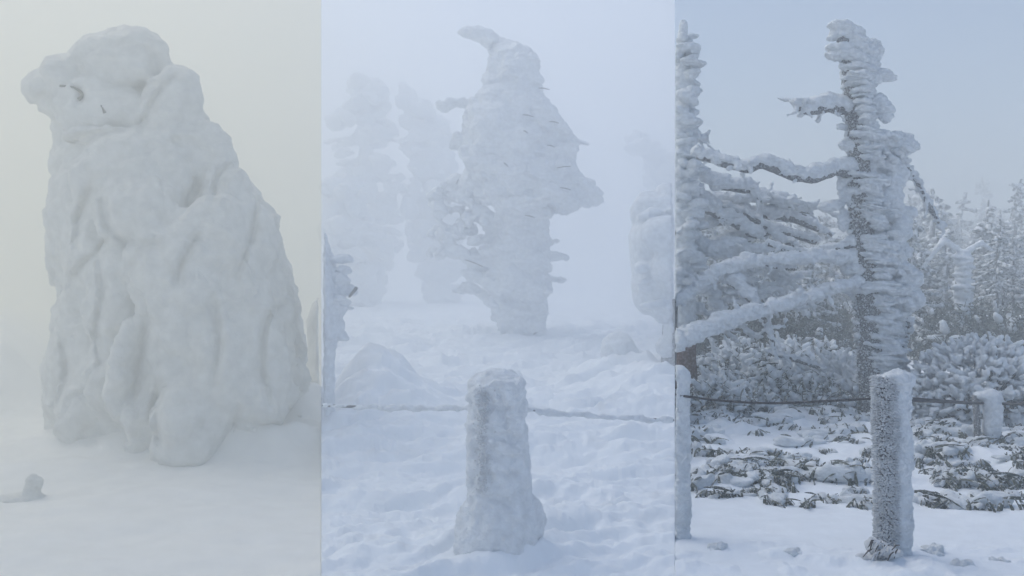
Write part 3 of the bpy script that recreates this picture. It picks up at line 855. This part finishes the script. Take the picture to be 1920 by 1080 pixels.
def branch(root, pts, rads, d, seed, name='branch', lump=1.0, core=True, vox=.015):
    """pts: (px, py, depth offset), radii in pixels: a dark limb under a coat of rime"""
    rb = random.Random(seed)
    sc = d / F
    w = spline([P(a, b, d + c) for a, b, c in pts], 5 * len(pts))
    rd = np.interp(np.linspace(0, 1, len(w)), np.linspace(0, 1, len(rads)), rads) * sc
    rd = rd * (1 + .38 * fbm(w * 1.0, (.16, .16, .16), 2, seed))
    bl = [cap(w[i], w[i + 1], rd[i] * .8, rd[i + 1] * .8) for i in range(len(w) - 1)]
    for i in range(len(w)):
        for m in range(2):
            bl.append(ell(w[i] + np.array([rb.uniform(-.5, .5), rb.uniform(-.4, .4), rb.uniform(-.2, .5)]) * rd[i],
                          np.array([rb.uniform(.6, 1.3), .75, rb.uniform(.4, .75)]) * rd[i] * lump, (0, R(rb.uniform(-25, 25)), 0)))
    for m in range(3 * len(pts)):
        i = rb.randrange(2, len(w) - 1); ax_ = w[i] - w[i - 1]; ax_ /= np.linalg.norm(ax_)
        dv = ax_ * rb.uniform(.2, 1) + np.array([rb.uniform(-.6, .6), rb.uniform(-.8, .8), rb.uniform(-1.0, .6)])
        ln = rb.uniform(9, 30) * sc; e = w[i] + dv / np.linalg.norm(dv) * ln
        bl.append(cap(w[i], e, rb.uniform(3, 5) * sc, rb.uniform(2.2, 4) * sc))
        if rb.random() < .5:
            dv2 = dv + np.array([rb.uniform(-.8, .8), rb.uniform(-.8, .8), rb.uniform(-.6, .6)]); bl.append(cap(e, e + dv2 / np.linalg.norm(dv2) * ln * .6, rb.uniform(2.2, 3.5) * sc, 2 * sc))
    v, q = sdf_build(bl, vox, .014, planes=bay_planes(2, .01))
    v = roughen(v, q, [((.12, .12, .06), .024, 3, seed), ((.045, .045, .025), .020, 3, seed + 2), ((.024,) * 3, .010, 2, seed + 1)])
    o = part(name, v, q, M_RIME, root)
    if core:
        vv, ff = tube(w + np.array([0, -.012, 0]) - np.array([0, 0, 1]) * (rd * .42)[:, None], rd * .62, 8, .008, seed)
        keep = (w[:, 0] / w[:, 1]) > (EDGE_R - 960) / F + .006
        if keep.all():
            c = make_obj('bark', vv, ff, M_BARK, o, origin=np.array(root.location))
    return o
branch(tree3, [(1592,198,0),(1565,194,-.05),(1540,196,-.1),(1515,206,-.1),(1500,200,-.1),(1491,190,-.1)], [22, 19, 16, 13, 10, 10], DT, 301)
branch(tree3, [(1600,312,0),(1560,316,-.1),(1510,328,-.2),(1470,318,-.2),(1430,302,-.2),(1395,312,-.2),(1350,298,-.1),(1308,286,0)], [20, 16, 14, 14, 13, 12, 13, 14], DT, 303)
branch(tree3, [(1610,528,-.15),(1550,545,-.4),(1480,566,-.7),(1400,590,-1.0),(1330,614,-1.3),(1262,640,-1.5)], [12, 12, 13, 15, 18, 21], DT, 305)
branch(tree3, [(1606,482,0),(1540,482,-.2),(1460,486,-.3),(1390,494,-.4),(1340,512,-.5),(1300,545,-.5),(1262,566,-.6)], [18, 15, 14, 15, 14, 12, 12], DT, 307)
branch(tree3, [(1606,450,0),(1570,462,0),(1530,468,.1),(1490,470,.2),(1440,455,.3)], [14, 8, 7, 6, 6], DT, 309)
branch(tree3, [(1372,520,-.4),(1410,560,-.6),(1440,610,-.6),(1452,660,-.4)], [14, 10, 7, 5], DT, 311)
branch(tree3, [(1700,310,.2),(1722,345,.3),(1745,390,.4),(1765,425,.4)], [6, 7, 8, 6], DT, 313)
branch(tree3, [(1650,570,.1),(1700,600,.2),(1690,660,.3),(1694,700,.3)], [10, 9, 8, 9], DT, 315)

# ---- frosted tree at the left edge of this stand, with drooping limbs
DL = 12.2; s = DL / F
blx = P(1288, 720, DL); blx[2] = zat(2, blx[0], DL)
treeL = thing('frosted_tree', blx, 'frosted tree with a brown trunk foot and many long drooping limbs', 'tree')
pts = spline([P(1288, 735, DL), P(1286, 640, DL), P(1282, 500, DL), P(1280, 300, DL), P(1280, 150, DL)], 30)
vv, ff = tube(pts, np.linspace(22, 7, 30) * s, 14, .02, 33)
part('trunk', vv, ff, M_BARK_BROWN, treeL)
bl = []
for k in range(230):
    py = rt.uniform(70, 560); wd = np.interp(py, [60, 90, 250, 400, 560], [14, 26, 24, 40, 34]) * (1 + .5 * vnoise(np.array([[py / 22., .3, 9.]]), 4)[0])
    bl.append(ell(P(1278 + rt.uniform(-.4, 1.0) * wd, py, DL + rt.uniform(-.25, .2)), (rt.uniform(6, 24) * s, rt.uniform(8, 18) * s, rt.uniform(3, 12) * s), (0, R(rt.uniform(-35, 30)), 0)))
bl += chain([P(1281, y, DL) for y in range(45, 620, 50)], [np.interp(y, [45, 150, 600], [8, 16, 24]) * s for y in range(45, 620, 50)])
bl += [ell(P(1290, 85, DL), (18 * s, .1, 9 * s)), ell(P(1298, 90, DL), (12 * s, .08, 7 * s))]
v, q = sdf_build(bl, .016, .014, planes=bay_planes(2, .01))
v = roughen(v, q, [((.09, .09, .05), .022, 3, 231), ((.03,) * 3, .007, 2, 233)])
part('rime_shelf', v, q, M_RIME, treeL)
limb = [([(1290,300,.3),(1350,340,.3),(1400,350,.2),(1430,372,.1)], [12,15,14,8]), ([(1295,250,.1),(1315,260,.1),(1325,256,.1)], [9,7,4]),
        ([(1290,360,.4),(1350,400,.3),(1390,420,.3),(1420,440,.2)], [14,16,14,9]), ([(1300,380,.8),(1380,370,.8),(1450,372,.8),(1520,395,.7)], [16,17,16,9]),
        ([(1300,420,.9),(1400,400,.9),(1470,400,.9),(1540,430,.9)], [14,15,14,8]), ([(1290,440,.2),(1340,470,.1),(1380,465,.1),(1430,470,.1)], [14,16,16,10]),
        ([(1320,330,1.2),(1400,350,1.2),(1480,385,1.2),(1560,440,1.2)], [10,10,9,5]), ([(1290,520,.5),(1350,545,.5),(1420,540,.5),(1500,520,.6)], [14,11,9,6]),
        ([(1290,470,.6),(1370,445,.6),(1450,430,.6),(1530,450,.6)], [12,14,14,8]), ([(1420,480,.7),(1460,520,.7),(1500,545,.7),(1525,575,.7)], [9,8,6,4]),
        ([(1400,540,.8),(1450,560,.9),(1490,555,.9)], [7,6,4]), ([(1280,570,.2),(1330,590,.2),(1380,640,.2)], [14,8,5]), ([(1440,660,-.1),(1490,672,-.1),(1545,690,-.1)], [7,7,5]),
        ([(1330,545,.3),(1360,590,.3),(1420,632,.3)], [12,8,5]), ([(1340,380,.5),(1400,400,.4),(1460,440,.3),(1500,470,.2)], [10,9,8,5])]
for i, (p_, r_) in enumerate(limb):
    branch(treeL, p_, r_, DL, 401 + 7 * i, 'branch', 1.15, core=(i % 2 == 0), vox=.018)

rl = random.Random(91)
for k in range(16):
    x0_, y0_, dd_ = rl.uniform(1290, 1420), rl.uniform(330, 560), rl.uniform(.2, 1.5)
    n_ = rl.choice((3, 4)); st = rl.uniform(38, 62); sl = rl.uniform(-6, 26)
    branch(treeL, [(x0_ + st * j, y0_ + sl * j + rl.uniform(-12, 12), dd_ + rl.uniform(-.2, .2)) for j in range(n_)], [rl.uniform(5, 9), 7, 6, 4][:n_], DL, 601 + 5 * k, 'branch', 1.1, core=(k % 3 == 0), vox=.02)

# ---- snow-laden shrubs
def shrub_mesh(rx, ry, rz, n, seed, vox=.03, blob=(.035, .08)):
    rb = random.Random(seed); bl = []
    for k in range(n):
        th = rb.uniform(0, 2 * math.pi); ph = math.acos(rb.uniform(-.05, 1))
        rr_ = rb.uniform(.72, 1.0)
        c = np.array([math.cos(th) * math.sin(ph) * rx, math.sin(th) * math.sin(ph) * ry, math.cos(ph) * rz]) * rr_
        a = rb.uniform(*blob)
        out = c / np.linalg.norm(c)
        e = c + (out + np.array([rb.uniform(-.8, .8), rb.uniform(-.8, .8), rb.uniform(-.6, .3)])) * a * rb.uniform(1.0, 3.2)
        bl.append(cap(c, e, a, a * .7))
    v, q = sdf_build(bl, vox, .02)
    return roughen(v, q, [((.08, .08, .06), .02, 3, seed), ((.03,) * 3, .007, 2, seed + 1)])  , q
def twig_ball(rx, ry, rz, n, seed):
    rb = random.Random(seed); V, Fc = [], []
    for k in range(n):
        th = rb.uniform(0, 2 * math.pi); ph = math.acos(rb.uniform(.0, .95)); r_ = rb.uniform(.7, .95)
        e = np.array([math.cos(th) * math.sin(ph) * rx, math.sin(th) * math.sin(ph) * ry, math.cos(ph) * rz]) * r_
        a = np.array([e[0] * .15, e[1] * .15, 0])
        vv, ff = tube([a, (a + e) / 2 + np.array([0, 0, .06 * rb.random()]), e], [.016, .011, .005], 5)
        o_ = sum(len(x) for x in V); V.append(vv); Fc += [tuple(i + o_ for i in f) for f in ff]
    return np.concatenate(V), Fc
def shrub(px, py, d, rx, ry, rz, n, seed, label, group=None, blob=(.016, .045)):
    n = n if n > 1000 else n * 3
    c = P(px, py, d); c[2] = zat(2, c[0], d) - .03
    t = thing('snow_laden_shrub', c, label, 'shrub', group)
    v, q = shrub_mesh(rx, ry, rz, n, seed, .02, blob)
    part('snow_crown', v + c, q, M_RIME, t)
    vv, ff = twig_ball(rx, ry, rz, 40, seed)
    part('twigs', vv + c, ff, M_BARK, t, kind='stuff')
    return t
shrub(1840, 720, 11.0, 1.02, .8, 1.02, 1700, 501, 'big rounded snow laden shrub behind the short stake', blob=(.014, .04))
shrub(1985, 740, 11.8, .9, .8, .9, 260, 503, 'snow laden shrub touching the big rounded shrub')
shrub(1560, 745, 12.6, .55, .6, .75, 260, 505, 'snow heaped bush between the tall bare trunk and drooping limbs')
shrub(1490, 730, 13.4, .5, .5, .62, 200, 507, 'low snow heaped bush under the lowest long limb')
shrub(1735, 745, 11.8, .28, .3, .42, 110, 509, 'little snow covered bush right beside the tall bare trunk')
shrub(1605, 760, 12.0, .3, .3, .5, 110, 511, 'narrow snow covered bush hugging the tall bare trunk')

# ---- bamboo grass: leaves hanging out from small caps of snow
def leaf_mesh(name, l, w, seed):
    rb = random.Random(seed); V, Fc = [], []
    n = 6
    for i in range(n + 1):
        t = i / n
        ww = w * (math.sin(math.pi * min(1, t * .92 + .08)) ** .8)
        x = l * t; z = -.45 * l * t * t
        V += [(x, -ww, z - ww * .35), (x, 0, z + .004), (x, ww, z - ww * .35), (x, 0, z - .002)]
    for i in range(n):
        a, b = 4 * i, 4 * i + 4
        Fc += [(a, b, b + 1, a + 1), (a + 1, b + 1, b + 2, a + 2), (a + 2, b + 2, b + 3, a + 3), (a + 3, b + 3, b, a)]
    me = bpy.data.meshes.new(name); me.from_pydata(V, [], Fc); me.materials.append(M_LEAF)
    return me
LEAVES = [leaf_mesh('leaf', .25, .022, 1), leaf_mesh('leaf', .19, .019, 2), leaf_mesh('leaf', .30, .025, 3)]
CAPS = []
for k in range(5):
    rb = random.Random(600 + k)
    bl = [ell((0, .04, .03), (.16, .10, .06), (0, R(rb.uniform(-8, 8)), 0))] + [ell((rb.uniform(-.15, .15), rb.uniform(-.05, .09), rb.uniform(.02, .08)), (rb.uniform(.03, .07), .045, rb.uniform(.02, .04)), (0, R(rb.uniform(-30, 30)), 0)) for j in range(12)]
    v, q = sdf_build(bl, .015, .02); v = roughen(v, q, [((.05,) * 3, .014, 2, 610 + k)])
    o = make_obj('snow_cap', v, q, M_RIME); CAPS.append(o.data); bpy.data.objects.remove(o)
def clump(px, py, sc, nleaf, seed, label, group):
    rb = random.Random(seed)
    d = dist_flat(py); p = P(px, py, d); z = zat(2, p[0], d)
    t = thing('bamboo_grass', (p[0], d, z), label, 'grass', group)
    t.scale = (sc, sc, sc)
    c = bpy.data.objects.new('snow_cap', rb.choice(CAPS)); COL.objects.link(c); c.parent = t
    c.rotation_euler = (0, 0, rb.uniform(0, 6.28)); c.location = (rb.uniform(-.05, .05), .05, rb.uniform(-.04, .0)); c.scale = (rb.uniform(.6, 1.7), rb.uniform(.6, 1.3), rb.uniform(.5, 1.2))
    lean = rb.uniform(-2.4, -1.6)
    for k in range(nleaf):
        o = bpy.data.objects.new('leaf', rb.choice(LEAVES)); COL.objects.link(o); o.parent = t
        o.location = (rb.uniform(-.15, .15), rb.uniform(-.08, .02), rb.uniform(.03, .09))
        o.rotation_euler = (rb.uniform(-.9, .9), rb.uniform(.2, .9) if rb.random() < .75 else rb.uniform(-.6, .2), lean + rb.gauss(0, .7))
        f = rb.uniform(.6, 1.0); o.scale = (f, f, f)
    return t
spots = [(1335,832),(1338,892),(1358,884),(1420,812),(1462,792),(1500,872),(1545,842),(1440,922),(1456,908),(1518,945),(1556,938),(1604,922),(1622,896),(1592,884),(1522,862),(1612,862),
         (1722,928),(1768,934),(1800,938),(1852,938),(1874,948),(1902,924),(1884,902),(1792,882),(1812,878),(1842,852),(1742,884),(1384,872),(1400,890),(1482,892),(1572,872),(1300,845),(1312,760),(1345,900),(1915,880),(1725,850),
         (1330,790),(1390,780),(1480,800),(1560,790),(1600,810),(1720,790),(1770,800),(1830,815),(1890,800),(1760,830),(1500,835),(1450,850),(1640,850),(1915,830)]
rs = random.Random(55)
while len(spots) < 200:
    a, b = rs.uniform(1285, 1935), 770 + 175 * rs.random()
    if 1630 < a < 1712 and b > 800: continue
    pp = P(a, b, dist_flat(b))
    if vnoise(np.array([[pp[0] / .8, pp[1] / .5, 4.0]]), 88)[0] > -.2: spots.append((a, b))
for k in range(60):
    spots.append((rs.uniform(1290, 1930), rs.uniform(738, 800)))
for i, (a, b) in enumerate(spots):
    near = b > 840
    clump(a, b, random.uniform(.45, 1.05) * (1.0 if near else 1.15), 13 if near else 8, 700 + i,
          'dark bamboo leaves bunched under a snow cap on the smooth snow edge' if near else 'few bamboo leaf tips showing through deep snow near the trees',
          'bamboo grass at the snow edge' if near else 'bamboo grass buried near the trees')

# thicket of taller frosted bamboo grass under the limbs
def thicket_mesh(seed, n=150, rx=.5, ry=.35, h=.55):
    rb = random.Random(seed); V, Fc = [], []
    for k in range(n):
        base = Vector((rb.uniform(-rx, rx), rb.uniform(-ry, ry), rb.uniform(.02, h)))
        base.z *= 1 - .5 * abs(base.x / rx)
        m = Matrix.Translation(base) @ Euler((rb.uniform(-.7, .7), rb.uniform(-.2, .8), rb.uniform(0, 6.28))).to_matrix().to_4x4() @ Matrix.Scale(rb.uniform(.6, 1.1), 4)
        src = rb.choice(LEAVES); o_ = len(V)
        V += [tuple(m @ vt.co) for vt in src.vertices]
        Fc += [tuple(i + o_ for i in pl.vertices) for pl in src.polygons]
    return V, Fc
proto_t = []
for k in range(3):
    t = thing('bamboo_thicket', (0, 0, 0), 'tall tangled frosted bamboo grass growing below the drooping limbs', 'grass', 'tangled bamboo grass below the limbs')
    V, Fc = thicket_mesh(800 + k)
    o = make_obj('leaves', V, Fc, M_LEAF_WHITE, t, smooth=False); tag(o, kind='stuff')
    v, q = shrub_mesh(.5, .34, .5, 150, 820 + k, .02, (.02, .05)); make_obj('snow_caps', v, q, M_RIME, t)['kind'] = 'stuff'
    proto_t.append(t)
tp = [(1325,700,12.5),(1360,712,12.0),(1405,705,12.6),(1440,700,13.0),(1395,730,11.4),(1330,735,11.2),(1460,722,12.2),(1520,735,12.0),(1350,670,14.5),(1420,670,15.0),(1490,690,14.2),(1600,745,11.8),(1570,690,15.0),(1310,680,13.6),(1470,640,17.0),(1540,650,17.5),(1390,640,17.0)]
for i, (a, b, d) in enumerate(tp):
    p = P(a, b, d); loc = (p[0], d, zat(2, p[0], d) - .03)
    t = proto_t[i % 3]
    if i < 3: t.location = loc; t.rotation_euler = (0, 0, random.uniform(-.3, .3))
    else: copy_thing(t, loc, random.uniform(-.5, .5), random.uniform(.85, 1.2))

# ---- chunks of broken rime on the foreground snow
for i, (px, py, a) in enumerate([(1742,1032,.06),(1757,1038,.04),(1490,1044,.05),(1340,1032,.06),(1810,1058,.06),(1880,1052,.05)]):
    d = dist_flat(py); p = P(px, py, d); z = zat(2, p[0], d); rb = random.Random(900 + i)
    v, q = sdf_build([ell((p[0] + rb.uniform(-.5, .5) * a, d + rb.uniform(-.4, .4) * a, z + rb.uniform(-.4, .1) * a), (a * rb.uniform(.4, 1.1), a * .8, a * rb.uniform(.2, .5)), (rb.uniform(-.6, .6), rb.uniform(-.6, .6), 0)) for k in range(4)], .009, .008)
    v = roughen(v, q, [((a * .9,) * 3, a * .5, 3, 905 + i), ((.02,) * 3, .008, 1, 906)])
    tag(make_obj('rime_chunk', v, q, M_RIME, origin=(p[0], d, z)), 'broken chunk of rime lying on the trampled foreground snow', 'snow chunk', 'rime chunks on the trampled snow')

# ---- forest behind
def forest_proto(seed, h, label):
    rb = random.Random(seed)
    t = thing('frosted_tree', (0, 0, 0), label, 'tree', 'frosted forest behind')
    pts = spline([(0, 0, -.2), (rb.uniform(-.1, .1), 0, h * .4), (rb.uniform(-.2, .2), 0, h * .75), (rb.uniform(-.3, .3), 0, h)], 20)
    vv, ff = tube(pts, np.linspace(.13, .02, 20), 8, .02, seed); make_obj('trunk', vv, ff, M_BARK, t)
    bl = [cap(pts[i] + np.array([.06, 0, 0]), pts[i + 1] + np.array([.06, 0, 0]), .12 - .085 * i / 19, .12 - .085 * (i + 1) / 19) for i in range(4, 19)]
    full = rb.uniform(.5, 1)
    for k in range(int(60 * full) + 20):
        u = rb.uniform(.18, .97); z = u * h
        c = np.array([np.interp(z, pts[:, 2], pts[:, 0]), 0, z])
        th = rb.uniform(0, 6.28); ln = (1 - u) ** .8 * h * .30 * rb.uniform(.4, 1.1) + .12
        e = c + np.array([math.cos(th) * ln, math.sin(th) * ln, -ln * rb.uniform(-.1, .55)])
        bl.append(cap(c, e, .05, rb.uniform(.05, .10)))
        if rb.random() < .6: bl.append(ell(e, (rb.uniform(.1, .22), .12, .07), (0, rb.uniform(-.4, .4), 0)))
    v, q = sdf_build(bl, .05, .03); v = roughen(v, q, [((.16, .16, .1), .05, 3, seed)])
    o = make_obj('rime_crown', v, q, M_NEEDLE, t)
    return t
KIND = ['slender', 'thin crooked', 'stubby', 'tall sparse', 'short ragged', 'broad limbed']
HGT = (4.6, 5.4, 3.8, 6.2, 4.2, 5.0)
protos = [forest_proto(1000 + k, h, 'frosted forest conifer') for k, h in enumerate(HGT)]
rf = random.Random(77)
fspots = []
while len(fspots) < 200:
    d = rf.choice([rf.uniform(19, 30), rf.uniform(26, 60), rf.uniform(40, 100)])
    px = rf.uniform(1300, 2150)
    if d < 26 and 1540 < px < 1700: continue
    fspots.append((px, d))
fspots += [(1880, 24), (1900, 20), (1775, 27), (1730, 24), (1850, 33), (1908, 38)]
for i, (px, d) in enumerate(fspots):
    x = (px - 960) / F * d; loc = (x, d, zat(2, x, d) - .1)
    t = protos[i % 6]
    top = rf.uniform(400, 520) if d < 30 else rf.uniform(375, 460) if rf.random() < .75 else rf.uniform(330, 385)
    if px < 1700: top = max(top, 400)
    sc = max(.25, (P(px, top, d)[2] - loc[2]) / HGT[i % 6])
    wid = sc * rf.uniform(.8, 1.25)
    where = 'rising just beyond the snow laden shrubs' if d < 30 else 'in the hazy middle of the forest' if d < 60 else 'nearly lost in the farthest haze'
    lab = KIND[i % 6] + ' frosted conifer ' + where
    if i < 6: t.location = loc; t.scale = (wid, wid, sc); t['label'] = lab
    else: copy_thing(t, loc, rf.uniform(0, 6.28), (wid, wid, sc), lab)
# broken white snag standing out of the scrub
d = 19.0; s = d / F
p = P(1803, 640, d); p[2] = zat(2, p[0], d) - .1
sn = thing('frosted_snag', p, 'thick white broken snag standing among the dark scrub', 'tree')
pts = spline([p, P(1800, 560, d), P(1803, 520, d), P(1808, 478, d)], 12)
vv, ff = tube(pts, np.linspace(.14, .09, 12), 10, .02, 41); part('trunk', vv, ff, M_BARK, sn)
rb = random.Random(5)
bl = [ell(P(1803 + rb.uniform(-4, 10), rb.uniform(478, 590), d + rb.uniform(-.12, .1)), (rb.uniform(8, 17) * s, .14, rb.uniform(3, 7) * s), (0, R(rb.uniform(-8, 12)), 0)) for k in range(60)]
bl += chain([P(1806, 480, d), P(1803, 600, d)], [13 * s, 15 * s]) + chain([P(1800, 470, d), P(1770, 450, d), P(1730, 500, d)], [.06, .07, .03]) + chain([P(1806, 475, d), P(1840, 455, d), P(1860, 470, d)], [.06, .06, .03])
v, q = sdf_build(bl, .022, .02); v = roughen(v, q, [((.12, .12, .06), .03, 3, 251)]); part('rime_crust', v, q, M_RIME, sn)
# dark dwarf-pine scrub between the trunks
def scrub_mesh(seed, n=1700):
    rb = random.Random(seed); V, Fc = [], []
    for k in range(n):
        th = rb.uniform(0, 6.28); r_ = math.sqrt(rb.random())
        c = np.array([math.cos(th) * r_ * 1.3, math.sin(th) * r_ * .9, rb.random() * 1.1 * (1 - .6 * r_ * r_)])
        dr = np.array([rb.gauss(0, 1), rb.gauss(0, 1), rb.gauss(.4, .7)]); dr /= np.linalg.norm(dr)
        sd_ = np.cross(dr, [rb.gauss(0, 1), rb.gauss(0, 1), rb.gauss(0, 1)]); sd_ /= np.linalg.norm(sd_) + 1e-6
        l_, w_ = rb.uniform(.08, .18), rb.uniform(.012, .03)
        i = len(V); up = np.cross(dr, sd_) * .008
        V += [c - sd_ * w_, c + sd_ * w_, c + dr * l_ + up, c + up * 2]
        Fc += [(i, i + 1, i + 2), (i + 1, i + 3, i + 2), (i + 3, i, i + 2)]
    return V, Fc
sproto = []
for k in range(3):
    t = thing('dwarf_pine', (0, 0, 0), 'dark frost dusted dwarf pine scrub between the frosted forest trunks', 'shrub', 'dwarf pines under the forest')
    V, Fc = scrub_mesh(1100 + k); o = make_obj('needles', V, Fc, M_DARKFOL, t, smooth=False); tag(o, kind='stuff')
    v, q = shrub_mesh(1.2, .8, 1.0, 34, 1110 + k, .05, (.04, .09)); tag(make_obj('snow_caps', v, q, M_RIME, t), kind='stuff')
    sproto.append(t)
sp = [(1850,18),(1780,19.5),(1905,17.5),(1730,21),(1500,19),(1440,18.5),(1560,20),(1380,19.5),(1330,20),(1960,19),(1820,25),(1760,28),(1890,27),(1480,26),(1600,24),(1390,27),(2050,22),(1860,36),(1740,38),(1560,33),(1450,36),(1330,30),(1920,42)]
for i, (px, d) in enumerate(sp):
    x = (px - 960) / F * d; loc = (x, d, zat(2, x, d) - .1); t = sproto[i % 3]; sc = rf.uniform(.9, 1.35)
    if i < 3: t.location = loc; t.scale = (sc,) * 3
    else: t = copy_thing(t, loc, rf.uniform(-.5, .5), sc)
    t['label'] = ('dark frost dusted dwarf pine scrub ' + ('just behind the snow laden shrubs' if d < 20 else 'between the nearer forest trunks' if d < 29 else 'deep between the hazy forest trunks'))
